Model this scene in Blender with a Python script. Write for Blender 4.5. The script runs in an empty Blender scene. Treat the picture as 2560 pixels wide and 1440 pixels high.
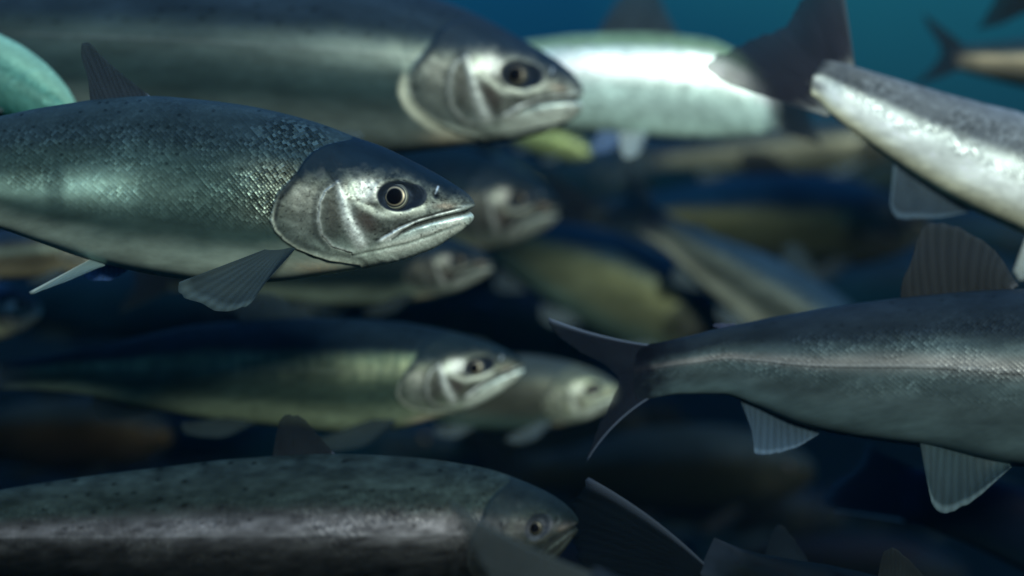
import bpy, math
import numpy as np
from mathutils import Vector
S = bpy.context.scene
COL = S.collection
D2R = math.radians

# ------------------------------------------------------------------ camera, water light, sun, exposure
K = 36.0 / 50.0 / 2560.0            # metres per photo pixel at one metre (50 mm lens)
cam_d = bpy.data.cameras.new("camera"); cam = bpy.data.objects.new("camera", cam_d); COL.objects.link(cam)
cam.location = (0, 0, 0); cam.rotation_euler = (D2R(90), 0, 0)
cam_d.lens = 50; cam_d.sensor_width = 36; cam_d.clip_start = 0.05; cam_d.clip_end = 200
cam_d.dof.use_dof = True; cam_d.dof.focus_distance = 0.918; cam_d.dof.aperture_fstop = 1.8
S.camera = cam

W = bpy.data.worlds.new("World"); S.world = W; W.use_nodes = True
nt = W.node_tree; nt.nodes.clear()
def nd(t, typ, **kw):
    n = t.nodes.new(typ)
    for k, v in kw.items(): setattr(n, k, v)
    return n
out = nd(nt, "ShaderNodeOutputWorld"); bg = nd(nt, "ShaderNodeBackground")
tc = nd(nt, "ShaderNodeTexCoord"); sep = nd(nt, "ShaderNodeSeparateXYZ")
ramp = nd(nt, "ShaderNodeValToRGB")
noi = nd(nt, "ShaderNodeTexNoise"); noi.inputs["Scale"].default_value = 3.0; noi.inputs["Detail"].default_value = 1.0
madd = nd(nt, "ShaderNodeMath", operation="MULTIPLY_ADD"); madd.inputs[1].default_value = 0.5; madd.inputs[2].default_value = 0.5
nt.links.new(tc.outputs["Generated"], sep.inputs[0]); nt.links.new(tc.outputs["Generated"], noi.inputs["Vector"])
nt.links.new(sep.outputs["Z"], madd.inputs[0]); nt.links.new(madd.outputs[0], ramp.inputs[0])
cr = ramp.color_ramp                                  # ramp position = (z + 1) / 2 of the viewing direction
stops = [(0.0, (0.0004, 0.0012, 0.002)), (0.45, (0.0005, 0.0016, 0.003)), (0.50, (0.0006, 0.004, 0.008)),
         (0.555, (0.002, 0.030, 0.052)), (0.62, (0.003, 0.070, 0.108)), (0.76, (0.02, 0.22, 0.38)), (0.88, (0.12, 0.65, 1.2)), (1.0, (0.35, 1.2, 2.2))]
cr.elements[0].position = stops[0][0]; cr.elements[0].color = (*stops[0][1], 1)
cr.elements[1].position = stops[-1][0]; cr.elements[1].color = (*stops[-1][1], 1)
for p, c in stops[1:-1]:
    e = cr.elements.new(p); e.color = (*c, 1)
noi.inputs["Scale"].default_value = 2.4
nmap = nd(nt, "ShaderNodeMapping"); nmap.inputs["Location"].default_value = (0.62, 0.0, 0.35); nt.links.new(tc.outputs["Generated"], nmap.inputs[0]); nt.links.new(nmap.outputs[0], noi.inputs["Vector"])
mixc = nd(nt, "ShaderNodeMix", data_type="RGBA", blend_type="MULTIPLY")
r2 = nd(nt, "ShaderNodeValToRGB"); r2.color_ramp.elements[0].position = 0.45; r2.color_ramp.elements[1].position = 0.60
r2.color_ramp.elements[0].color = (1.0, 0.72, 1.05, 1); r2.color_ramp.elements[1].color = (2.6, 1.36, 1.28, 1)
nt.links.new(noi.outputs["Fac"], r2.inputs[0]); mixc.inputs["Factor"].default_value = 1.0
nt.links.new(ramp.outputs[0], mixc.inputs["A"]); nt.links.new(r2.outputs[0], mixc.inputs["B"])
nt.links.new(mixc.outputs["Result"], bg.inputs["Color"]); bg.inputs["Strength"].default_value = 1.0
nt.links.new(bg.outputs[0], out.inputs[0])

sun_d = bpy.data.lights.new("sun", "SUN"); sun = bpy.data.objects.new("sun", sun_d); COL.objects.link(sun)
sun_d.energy = 4.2; sun_d.angle = D2R(12); sun_d.color = (0.90, 1.0, 0.91)
SUN_EL, SUN_AZ = 25.0, 31.0                           # elevation; degrees to the right of straight behind the camera
sv = Vector((math.sin(D2R(SUN_AZ)) * math.cos(D2R(SUN_EL)), -math.cos(D2R(SUN_AZ)) * math.cos(D2R(SUN_EL)), math.sin(D2R(SUN_EL))))
sun.rotation_euler = sv.to_track_quat("Z", "Y").to_euler(); sun.location = (0.4, -1.0, 1.6)
S.view_settings.view_transform = "Standard"; S.view_settings.look = "None"
S.view_settings.exposure = 0.12; S.view_settings.gamma = 1.0
S.cycles.max_bounces = 6; S.cycles.transparent_max_bounces = 12; S.cycles.volume_bounces = 0

# ------------------------------------------------------------------ materials
def skin_material():
    m = bpy.data.materials.new("fish_skin"); m.use_nodes = True; t = m.node_tree; t.nodes.clear(); L = t.links.new
    o = nd(t, "ShaderNodeOutputMaterial"); b = nd(t, "ShaderNodeBsdfPrincipled"); L(b.outputs[0], o.inputs[0])
    col = nd(t, "ShaderNodeAttribute", attribute_name="col"); sf = nd(t, "ShaderNodeAttribute", attribute_name="surf")
    sx = nd(t, "ShaderNodeSeparateColor"); L(sf.outputs["Color"], sx.inputs[0])        # R metallic, G roughness, B scale relief
    uv = nd(t, "ShaderNodeUVMap", uv_map="scales"); mp = nd(t, "ShaderNodeMapping")
    mp.inputs["Rotation"].default_value = (0, 0, D2R(45)); L(uv.outputs[0], mp.inputs[0])
    vo = nd(t, "ShaderNodeTexVoronoi", voronoi_dimensions="2D"); vo.inputs["Scale"].default_value = 1.0
    vo.inputs["Randomness"].default_value = 0.25; L(mp.outputs[0], vo.inputs["Vector"])
    vs = nd(t, "ShaderNodeSeparateColor"); L(vo.outputs["Color"], vs.inputs[0])
    # brightness of single scales, glints raised in the base colour
    r = nd(t, "ShaderNodeMath", operation="POWER"); L(vs.outputs[0], r.inputs[0]); r.inputs[1].default_value = 2.2
    r1_ = nd(t, "ShaderNodeMath", operation="MULTIPLY_ADD"); L(r.outputs[0], r1_.inputs[0]); r1_.inputs[1].default_value = 1.9; r1_.inputs[2].default_value = -0.50
    r3 = nd(t, "ShaderNodeMath", operation="MULTIPLY_ADD"); L(r1_.outputs[0], r3.inputs[0]); L(sx.outputs[2], r3.inputs[1]); r3.inputs[2].default_value = 1.0
    # soft body mottling
    nz = nd(t, "ShaderNodeTexNoise", noise_dimensions="2D"); nz.inputs["Scale"].default_value = 0.11; nz.inputs["Detail"].default_value = 4.0; nz.inputs["Roughness"].default_value = 0.6
    st = nd(t, "ShaderNodeMapping"); st.inputs["Scale"].default_value = (0.35, 1.0, 1.0); L(uv.outputs[0], st.inputs[0]); L(st.outputs[0], nz.inputs["Vector"])
    n1 = nd(t, "ShaderNodeMapRange"); L(nz.outputs["Fac"], n1.inputs[0]); n1.inputs[1].default_value = 0.25; n1.inputs[2].default_value = 0.75; n1.inputs[3].default_value = 0.72; n1.inputs[4].default_value = 1.28
    mul = nd(t, "ShaderNodeMath", operation="MULTIPLY"); L(r3.outputs[0], mul.inputs[0]); L(n1.outputs[0], mul.inputs[1])
    vm = nd(t, "ShaderNodeVectorMath", operation="SCALE"); L(col.outputs["Color"], vm.inputs[0]); L(mul.outputs[0], vm.inputs["Scale"])
    L(vm.outputs[0], b.inputs["Base Color"]); L(sx.outputs[0], b.inputs["Metallic"])
    rg = nd(t, "ShaderNodeMath", operation="MULTIPLY_ADD"); L(nz.outputs["Fac"], rg.inputs[0]); rg.inputs[1].default_value = 0.16; L(sx.outputs[1], rg.inputs[2])
    L(rg.outputs[0], b.inputs["Roughness"])
    # relief: every scale a small tilted dome
    inv = nd(t, "ShaderNodeMath", operation="SUBTRACT"); inv.inputs[0].default_value = 1.0; L(vo.outputs["Distance"], inv.inputs[1])
    bp = nd(t, "ShaderNodeBump"); bp.inputs["Distance"].default_value = 0.0009; L(inv.outputs[0], bp.inputs["Height"]); L(sx.outputs[2], bp.inputs["Strength"])
    vc = nd(t, "ShaderNodeVectorMath", operation="SUBTRACT"); L(vo.outputs["Color"], vc.inputs[0]); vc.inputs[1].default_value = (0.5, 0.5, 0.5)
    tl = nd(t, "ShaderNodeMath", operation="MULTIPLY"); L(sx.outputs[2], tl.inputs[0]); tl.inputs[1].default_value = 0.38
    v2 = nd(t, "ShaderNodeVectorMath", operation="SCALE"); L(vc.outputs[0], v2.inputs[0]); L(tl.outputs[0], v2.inputs["Scale"])
    v3 = nd(t, "ShaderNodeVectorMath", operation="ADD"); L(bp.outputs[0], v3.inputs[0]); L(v2.outputs[0], v3.inputs[1])
    v4 = nd(t, "ShaderNodeVectorMath", operation="NORMALIZE"); L(v3.outputs[0], v4.inputs[0]); L(v4.outputs[0], b.inputs["Normal"])
    b.inputs["Specular IOR Level"].default_value = 0.015
    return m

def fin_material():
    m = bpy.data.materials.new("fin_membrane"); m.use_nodes = True; t = m.node_tree; t.nodes.clear(); L = t.links.new
    o = nd(t, "ShaderNodeOutputMaterial"); b = nd(t, "ShaderNodeBsdfPrincipled"); tr = nd(t, "ShaderNodeBsdfTransparent"); mx = nd(t, "ShaderNodeMixShader")
    tl = nd(t, "ShaderNodeBsdfTranslucent"); mx2 = nd(t, "ShaderNodeMixShader"); mx2.inputs[0].default_value = 0.25
    col = nd(t, "ShaderNodeAttribute", attribute_name="col"); sf = nd(t, "ShaderNodeAttribute", attribute_name="surf")
    sx = nd(t, "ShaderNodeSeparateColor"); L(sf.outputs["Color"], sx.inputs[0])        # R opacity, G roughness
    uv = nd(t, "ShaderNodeUVMap", uv_map="scales"); su = nd(t, "ShaderNodeSeparateXYZ"); L(uv.outputs[0], su.inputs[0])
    nz = nd(t, "ShaderNodeTexNoise", noise_dimensions="2D"); nz.inputs["Scale"].default_value = 0.5; L(uv.outputs[0], nz.inputs["Vector"])
    a = nd(t, "ShaderNodeMath", operation="MULTIPLY_ADD"); L(nz.outputs["Fac"], a.inputs[0]); a.inputs[1].default_value = 0.7; L(su.outputs["X"], a.inputs[2])
    f = nd(t, "ShaderNodeMath", operation="MULTIPLY"); L(a.outputs[0], f.inputs[0]); f.inputs[1].default_value = 6.2832
    s = nd(t, "ShaderNodeMath", operation="SINE"); L(f.outputs[0], s.inputs[0])
    mr = nd(t, "ShaderNodeMapRange"); L(s.outputs[0], mr.inputs[0]); mr.inputs[1].default_value = -1; mr.inputs[2].default_value = 1; mr.inputs[3].default_value = 0.86; mr.inputs[4].default_value = 1.14
    vm = nd(t, "ShaderNodeVectorMath", operation="SCALE"); L(col.outputs["Color"], vm.inputs[0]); L(mr.outputs[0], vm.inputs["Scale"])
    L(vm.outputs[0], b.inputs["Base Color"]); L(vm.outputs[0], tl.inputs["Color"]); L(sx.outputs[1], b.inputs["Roughness"])
    bp = nd(t, "ShaderNodeBump"); bp.inputs["Distance"].default_value = 0.0003; bp.inputs["Strength"].default_value = 0.10; L(s.outputs[0], bp.inputs["Height"]); L(bp.outputs[0], b.inputs["Normal"])
    b.inputs["Specular IOR Level"].default_value = 0.03
    L(b.outputs[0], mx2.inputs[1]); L(tl.outputs[0], mx2.inputs[2])
    L(sx.outputs[0], mx.inputs[0]); L(tr.outputs[0], mx.inputs[1]); L(mx2.outputs[0], mx.inputs[2]); L(mx.outputs[0], o.inputs[0])
    return m

def eye_material(name, rough, metal, spec):
    m = bpy.data.materials.new(name); m.use_nodes = True; t = m.node_tree; b = t.nodes["Principled BSDF"]
    a = nd(t, "ShaderNodeAttribute", attribute_name="col"); t.links.new(a.outputs["Color"], b.inputs["Base Color"])
    nz = nd(t, "ShaderNodeTexNoise"); nz.inputs["Scale"].default_value = 900
    mr = nd(t, "ShaderNodeMapRange"); t.links.new(nz.outputs["Fac"], mr.inputs[0]); mr.inputs[3].default_value = rough; mr.inputs[4].default_value = rough + 0.15
    t.links.new(mr.outputs[0], b.inputs["Roughness"]); b.inputs["Metallic"].default_value = metal; b.inputs["Specular IOR Level"].default_value = spec
    return m
M_SKIN, M_FIN, M_EYE, M_PUPIL = skin_material(), fin_material(), eye_material("fish_eye", 0.3, 0.2, 0.1), eye_material("fish_pupil", 0.2, 0.0, 0.04)

# ------------------------------------------------------------------ numeric helpers
def pchip(xs, ys, x):
    xs = np.asarray(xs, float); ys = np.asarray(ys, float); h = np.diff(xs); d = np.diff(ys) / h
    m = np.zeros_like(xs); m[0] = d[0]; m[-1] = d[-1]
    for i in range(1, len(xs) - 1):
        if d[i-1] * d[i] > 0:
            w1 = 2*h[i] + h[i-1]; w2 = h[i] + 2*h[i-1]; m[i] = (w1 + w2) / (w1/d[i-1] + w2/d[i])
    x = np.clip(x, xs[0], xs[-1]); i = np.clip(np.searchsorted(xs, x, side="right") - 1, 0, len(xs) - 2)
    s = (x - xs[i]) / h[i]; s2 = s*s; s3 = s2*s
    return (2*s3-3*s2+1)*ys[i] + (s3-2*s2+s)*h[i]*m[i] + (-2*s3+3*s2)*ys[i+1] + (s3-s2)*h[i]*m[i+1]
def sst(a, b, x):
    t = np.clip((x - a) / (b - a), 0, 1); return t*t*(3-2*t)
def vnoise(x, y, seed=0):
    xi = np.floor(x); yi = np.floor(y); fx = x - xi; fy = y - yi; fx = fx*fx*(3-2*fx); fy = fy*fy*(3-2*fy)
    def h(a, b):
        v = np.sin(a*127.1 + b*311.7 + seed*74.7) * 43758.5453; return v - np.floor(v)
    return (h(xi, yi)*(1-fx) + h(xi+1, yi)*fx)*(1-fy) + (h(xi, yi+1)*(1-fx) + h(xi+1, yi+1)*fx)*fy
def fbm(x, y, seed=0, n=3):
    r = 0; a = 0.5; tot = 0
    for k in range(n):
        r = r + a*vnoise(x*2**k, y*2**k, seed+k*13); tot += a; a *= 0.55
    return r / tot
def pl_dist(px, py, pts):
    """distance to a polyline and the fraction along it"""
    pts = np.asarray(pts, float); best = np.full(px.shape, 1e9); frac = np.zeros(px.shape)
    seg = np.hypot(*np.diff(pts, axis=0).T); cum = np.concatenate([[0], np.cumsum(seg)])
    for i in range(len(pts) - 1):
        a = pts[i]; b = pts[i+1] - a; t = np.clip(((px-a[0])*b[0] + (py-a[1])*b[1]) / max(b@b, 1e-9), 0, 1)
        d = np.hypot(px-a[0]-t*b[0], py-a[1]-t*b[1]); k = d < best
        best = np.where(k, d, best); frac = np.where(k, (cum[i] + t*seg[i]) / cum[-1], frac)
    return best, frac
def resample(pts, t, smooth=True):
    pts = np.asarray(pts, float); seg = np.hypot(*np.diff(pts, axis=0).T); cum = np.concatenate([[0], np.cumsum(seg)]); cum /= cum[-1]
    if len(pts) == 2 or not smooth: return np.stack([np.interp(t, cum, pts[:, k]) for k in (0, 1)], -1)
    return np.stack([pchip(cum, pts[:, k], t) for k in (0, 1)], -1)

# ------------------------------------------------------------------ the traced head of the sharp salmon, reused for every fish
A_TOP = [(-420, 380), (-300, 352), (-150, 312), (0, 283), (120, 262), (240, 246), (365, 238), (500, 248), (640, 268), (740, 291), (827, 318), (885, 341), (961, 368), (1019, 396), (1077, 426), (1136, 461), (1165, 481), (1181, 498)]
A_BOT = [(-420, 470), (-300, 492), (-150, 535), (0, 575), (100, 610), (225, 652), (300, 671), (400, 690), (500, 704), (600, 709), (695, 704), (786, 691), (873, 677), (932, 666), (990, 654), (1048, 636), (1107, 608), (1150, 580), (1180, 552)]
A_TIP = (1190, 522); A_HL = 490.0
GILL = [(885, 352), (829, 370), (797, 388), (777, 411), (760, 440), (736, 470), (716, 492), (706, 516), (699, 542), (698, 560), (707, 582), (727, 604), (757, 625), (797, 641), (830, 652), (902, 664)]
PREOP = [(856, 463), (828, 484), (814, 515), (811, 555), (817, 589), (842, 618), (888, 632)]
CHEEK = [(858, 469), (871, 510), (880, 548), (895, 580), (912, 612)]
MAXU = [(946, 604), (1000, 572), (1050, 552), (1105, 535), (1150, 524), (1192, 518)]
MOUTH = [(1194, 525), (1165, 533), (1125, 543), (1085, 553), (1045, 566), (1008, 584), (985, 598)]
JAWL = [(1150, 562), (1090, 588), (1020, 612), (950, 628), (890, 640)]
DIVIDE = ([690, 730, 760, 800, 856, 885, 930, 958, 1000, 1050, 1072, 1095, 1120, 1150, 1178, 1200], [520, 490, 466, 460, 464, 456, 450, 452, 454, 468, 490, 496, 502, 503, 511, 516])
EYE = (996, 495)
def prof(pts, tip, x):
    """outline height at x: spline over sqrt of the distance from the tip, so the nose closes round"""
    p = np.array(pts + [tip], float); q = np.sqrt(np.maximum(tip[0] - p[:, 0], 0)); o = np.argsort(q); q = q[o]; y = p[o, 1]
    keep = np.concatenate([[True], np.diff(q) > 1e-6]); return pchip(q[keep], y[keep], np.sqrt(np.maximum(tip[0] - x, 0)))

def head_relief(ax, ay):
    D = np.zeros(ax.shape); near = ax > 560
    x, y = ax[near], ay[near]; d = np.zeros(x.shape)
    gx = np.interp(y, [p[1] for p in GILL], [p[0] for p in GILL]); gd, gf = pl_dist(x, y, GILL); inside = x > gx
    fade = sst(0.0, 0.12, gf) * (1 - 0.5*sst(0.85, 1, gf))
    d += (5.0*np.exp(-gd/70)*sst(-5, 4, np.where(inside, gd, -gd)) - np.where(inside, 0, (1 + 2.5*(1 - sst(440, 520, y)))*np.exp(-gd/9))) * fade
    pd, pf = pl_dist(x, y, PREOP); px_ = np.interp(y, [p[1] for p in PREOP], [p[0] for p in PREOP])
    d += 2.2*np.exp(-(pd/7)**2) + np.where(x < px_, -3*np.exp(-pd/12), 0) * (pf > 0.02)
    cd, cf = pl_dist(x, y, CHEEK); d += 3.0*np.exp(-(cd/9)**2)
    e = np.hypot((x - EYE[0] - 8) / 58, (y - EYE[1]) / 42); d += -7*(1 - sst(0.55, 1.0, e)) + 0.8*np.exp(-((e - 1.08)/0.14)**2)
    mxd, mf = pl_dist(x, y, MAXU); d += 4.0*np.exp(-(((y - np.interp(x, [p[0] for p in MAXU], [p[1] for p in MAXU]) - 6)/9)**2)) * sst(940, 965, x) * (mxd < 40)
    d += -3.5*np.exp(-(mxd/3.5)**2) * sst(0.02, 0.1, mf) * (1 - sst(0.75, 0.95, mf))
    md, mf = pl_dist(x, y, MOUTH); dep = 24*(1-sst(0, 0.2, mf)) + 13*sst(0, 0.2, mf)*(1 - sst(0.6, 1.0, mf)) + 1.5
    d += -dep*np.exp(-(md/(9 - 4.5*mf))**2)
    jd, jf = pl_dist(x, y, JAWL); d += -2.2*np.exp(-(jd/4)**2) * sst(0, 0.2, jf)
    d += -6*np.exp(-((x-1092)**2/30 + (y-489)**2/60))
    d += (fbm(x/22, y/22, 5) - 0.5) * 3.0 * inside * (y > np.interp(x, *DIVIDE))
    D[near] = d
    return D

def paint(ax, ay, v, pal, seed):
    """markings, with some sheen and shade painted into the colour: dark back, silver flank, pale belly, head plates; returns colour and (metallic, roughness, scale relief)"""
    n = ax.shape[0]; lerp = lambda a, b, t: a + (b - a) * t[:, None]
    c = {k: np.array(pal[k], float) for k in ("back", "flank", "belly", "plate", "crown", "band")}
    nz = fbm(ax/150, ay/60, seed) - 0.5; n2 = fbm(ax/26, ay/14, seed+3) - 0.5
    vb, wb = pal.get("vb", 0.66), pal.get("wb", 0.10)
    C = lerp(np.tile(c["belly"], (n, 1)), np.tile(c["flank"], (n, 1)), sst(*pal.get("fb", (0.06, 0.34)), v + 0.08*nz))
    C = lerp(C, np.tile(c["band"], (n, 1)), np.exp(-((v - (np.interp(ax, *pal["bv"]) if isinstance(pal.get("bv"), tuple) else pal.get("bv", 0.53)) - 0.03*nz)/pal.get("bw", 0.08))**2) * pal.get("ba", 0.6) * np.clip(1 + 0.5*nz, 0, 1) * np.clip(1 + pal.get("bars", 0)*(fbm(ax/17, ay/120, seed+91) - 0.45)*3, 0.1, 1.6) * np.interp(ax, pal.get("bx", [0, 1]), pal.get("by", [1, 1])))  # side band; on several fish it carries sheen painted into the colour
    tb = sst(vb - wb, vb + wb, v + 0.05*nz + 0.06*n2)
    C = lerp(C, np.tile(c["back"], (n, 1)), tb)
    C *= np.clip(1 + pal.get("mot", 0.35)*n2, 0.15, 3)[:, None]
    if pal.get("shoulder"):                            # pale brassy scales behind the gill cover
        shm = np.exp(-((ax - 735 - 0.15*(500 - ay))/110)**2) * sst(0.25, 0.42, v) * (1 - sst(0.60, 0.74, v)); C = lerp(C, np.tile([0.105, 0.112, 0.082], (n, 1)), 0.75*shm)
    # small dark back spots
    cx = np.floor(ax/38); cy = np.floor(ay/34); hx = vnoise(cx, cy, seed+20); hy = vnoise(cx, cy, seed+31); hr = vnoise(cx, cy, seed+47)
    sd = np.hypot(ax - (cx + 0.25 + 0.5*hx)*38, (ay - (cy + 0.25 + 0.5*hy)*34)*1.2)
    sp = (1 - sst(2.5, 7.0, sd)) * (hr > 0.58) * sst(0.52, 0.62, v); C = C * (1 - pal.get("spots", 0.55)*sp)[:, None]
    lat = np.exp(-((v - 0.535)/0.007)**2); lat2 = np.exp(-((v - 0.55)/0.010)**2); la = pal.get("lat", 0.25)
    C = C * (1 - la*lat)[:, None] + la*0.12*lat2[:, None]
    met = pal.get("metal", 0.5) * (1 - 0.75*tb); rgh = np.full(n, pal.get("rough", 0.36)) + 0.08*tb
    scl = np.full(n, pal.get("scl", 0.14)) * sst(0.25, 0.45, v) * (1 - 0.7*sst(0.75, 0.9, v)) + 0.9*pal.get("shoulder", 0.0)*np.exp(-((ax - 745 - 0.15*(500 - ay))/95)**2) * sst(0.28, 0.45, v) * (1-sst(0.9, 1, v))
    scl = scl * (pal.get("sfl", 0.25) + 1.3*sst(0.3, 0.75, fbm(ax/110, ay/45, seed+61)))
    # ---- head
    near = ax > 600
    x, y, h = ax[near], ay[near], C[near]
    m_, r_, s_ = met[near], rgh[near], scl[near]
    gx = np.interp(y, [p[1] for p in GILL], [p[0] for p in GILL]); gd, gf = pl_dist(x, y, GILL); ins = x > gx
    yh = np.interp(x, *DIVIDE); wob = 10*(fbm(x/18, y/18, seed+8) - 0.5)
    dark = 1 - sst(-38, 26, y - yh + 2.2*wob)
    mott = fbm(x/20, y/16, seed+11) ; fine = fbm(x/7, y/6, seed+15)
    P = c["plate"][None, :] * np.clip(0.05 + 1.15*mott + 0.7*(fine - 0.5), 0.08, 2)[:, None]
    def mix(P, colr, a): return P + (np.array(colr)[None, :] - P) * np.clip(a, 0, 1)[:, None]
    br = pal.get("headc", 1.0); W_ = np.array([0.56, 0.59, 0.54]) * br
    if True:                                           # the gill cover carries the flank's own tone towards its rear edge
        P = P + (h*(0.75 + 0.5*mott)[:, None] - P) * (0.55*(1 - sst(20, 120, gd)))[:, None]
    # dusky operculum plate, brown cheek wedge
    P = mix(P, np.array([0.095, 0.105, 0.09])*br, 0.7*np.exp(-(((x-775)/52)**2 + ((y-560)/62)**2)) )
    P = mix(P, np.array([0.30, 0.30, 0.25])*br, 0.7*(0.3 + mott)*np.exp(-(((x-776)/40)**2 + ((y-500)/32)**2)))
    P = mix(P, np.array([0.05, 0.05, 0.042]), 0.85*np.exp(-(((x-845)/22)**2 + ((y-540)/60)**2)))
    P = mix(P, np.array([0.05, 0.042, 0.036]), 0.92*np.exp(-(((x-925 - 0.25*(y-550))/27)**2 + ((y-556)/34)**2)**1.3))
    P = mix(P, W_*[1.0, 0.96, 0.93], 0.95*np.exp(-(((x-920)/40)**2 + ((y-481)/27)**2)**1.5) * (0.6 + 0.8*(fine-0.25)))
    P = mix(P, W_*[0.95, 1.0, 0.85], 0.8*np.exp(-(((x-893)/11)**2 + ((y-478)/17)**2)))
    cd, cf = pl_dist(x, y, CHEEK); P = mix(P, W_*0.95, 0.9*np.exp(-(cd/(7 + 9*cf))**2) * (0.55 + 0.9*(fine - 0.2)))
    pd, pf = pl_dist(x, y, PREOP); P = mix(P, W_*0.7, 0.6*np.exp(-(pd/4)**2) * (0.4 + 1.1*fine))
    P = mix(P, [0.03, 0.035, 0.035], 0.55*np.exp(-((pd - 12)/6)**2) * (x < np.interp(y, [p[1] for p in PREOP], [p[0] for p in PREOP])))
    # under-eye streak, maxilla, upper lip, jaw
    ud, uf = pl_dist(x, y, [(890, 500), (925, 522), (960, 540), (1020, 538), (1060, 526)]); P = mix(P, W_*[0.9, 0.9, 0.8], 0.7*np.exp(-(ud/9)**2))
    u2, _ = pl_dist(x, y, [(884, 504), (920, 510), (948, 520)]); P = mix(P, [0.05, 0.05, 0.045], 0.6*np.exp(-(u2/4)**2))
    mxd, mf = pl_dist(x, y, MAXU)
    my = np.interp(x, [p[0] for p in MAXU], [p[1] for p in MAXU]); mo = np.interp(x, [p[0] for p in MOUTH[::-1]], [p[1] for p in MOUTH[::-1]])
    inmax = sst(938, 965, x) * sst(-3, 3, y - my) * (1 - sst(-3, 3, y - mo - 8*(x < 985)))
    P = mix(P, W_*(1.0), 0.9*inmax*(0.6 + 0.7*fine))
    P = mix(P, [0.02, 0.025, 0.025], 0.75*np.exp(-(mxd/3.2)**2) * (1 - sst(0.72, 0.9, mf)))
    P = mix(P, W_*[0.9, 0.98, 1.0], 0.8*np.exp(-((mxd)/6)**2) * sst(0.75, 0.9, mf))
    P = mix(P, [0.16, 0.13, 0.10], 0.6*np.exp(-(((x-1115)/26)**2 + ((y-519)/8)**2)))
    jaw = sst(2, 12, y - mo) * sst(930, 990, x); P = mix(P, W_*[0.86, 0.95, 0.92], 0.85*jaw*(0.7 + 0.6*(mott - 0.2)))
    jd, jf = pl_dist(x, y, JAWL); P = mix(P, W_*[1, 0.97, 0.92], 0.8*np.exp(-((jd - 7)/8)**2) * jaw); P = mix(P, [0.10, 0.13, 0.12], 0.65*np.exp(-(jd/4)**2))
    P = mix(P, W_*[0.80, 0.86, 0.78], 0.4*sst(620, 650, y + 0.25*(x - 880)*(x > 880))*(0.6+0.6*mott))
    # operculum rim
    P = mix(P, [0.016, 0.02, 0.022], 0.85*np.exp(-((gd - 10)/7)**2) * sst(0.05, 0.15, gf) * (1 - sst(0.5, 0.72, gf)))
    P = mix(P, W_*[0.95, 0.97, 0.85], 0.8*np.exp(-((gd - 1)/(5.0))**2) * sst(0.40, 0.55, gf) * (0.6 + 0.7*fine))
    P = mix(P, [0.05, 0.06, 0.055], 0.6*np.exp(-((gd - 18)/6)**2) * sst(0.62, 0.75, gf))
    fl = pal.get("flap", 0.0)
    spk = vnoise(x/2.7, y/2.4, seed+71); P = P * (0.78 + 0.44*spk)[:, None]
    P = P * (1 - 0.6*sst(0.80, 0.93, vnoise(x/7.0, y/6.0, seed+83))*(y < 600))[:, None]
    # crown, eye surround, nostril
    P = mix(P, c["crown"], dark)
    P = mix(P, [0.07, 0.08, 0.08], 0.5*dark*sst(0.45, 0.8, mott)*sst(-55, -5, y - yh)*(1 - sst(900, 960, x)))
    e = np.hypot((x - EYE[0] - 6 - 0.25*np.maximum(x - EYE[0], 0)*0) / 52, (y - EYE[1] + 0.10*(x - EYE[0])*0) / 39)
    tear = np.hypot((x - 1035)/38, (y - 494)/31); ee = np.minimum(e, tear*1.02)
    P = mix(P, [0.010, 0.014, 0.020], 1 - sst(0.92, 1.06, ee))
    P = mix(P, [0.006, 0.008, 0.01], np.exp(-((x-1094)**2/26 + (y-491)**2/50))); nd_, _ = pl_dist(x, y, [(1098, 470), (1093, 485)]); P = mix(P, np.array([0.30, 0.36, 0.42])*br, 0.8*np.exp(-(nd_/2.2)**2))
    md, mf = pl_dist(x, y, MOUTH); P = mix(P, [0.012, 0.014, 0.014], 0.96*np.exp(-(md/(5.0 - 1.5*mf))**2) * (1 - sst(0.85, 1, mf)))
    hm = sst(-2.5, 2.5, x - gx) * pal.get("face", 1.0)
    if fl: h = mix(h, W_*[1.0, 0.98, 0.82], 0.95*(1 - sst(14*fl, 20*fl, gd)) * sst(0.45, 0.56, gf) * (1 - sst(0.96, 1.0, gf)))
    h = h + (P - h)*hm[:, None]
    # pale throat flap
    th = np.exp(-(((x-800)/60)**2 + ((y-672)/16)**2)); h = h + (np.array([0.62, 0.56, 0.40])*br - h) * (0.85*th*(0.5 + fine)*pal.get("face", 1.0))[:, None]
    hm = hm * 1.0; m_ = m_*(1-hm) + hm*(0.35*(1-dark) + 0.08*dark); r_ = r_*(1-hm) + hm*(0.34 + 0.1*mott); s_ = s_*(1-hm) + hm*0.03
    C[near] = h; met[near] = m_; rgh[near] = r_; scl[near] = s_
    return np.clip(C, 0.002, 0.9), np.stack([met, rgh, np.clip(scl, 0, 1)], -1)

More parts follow.
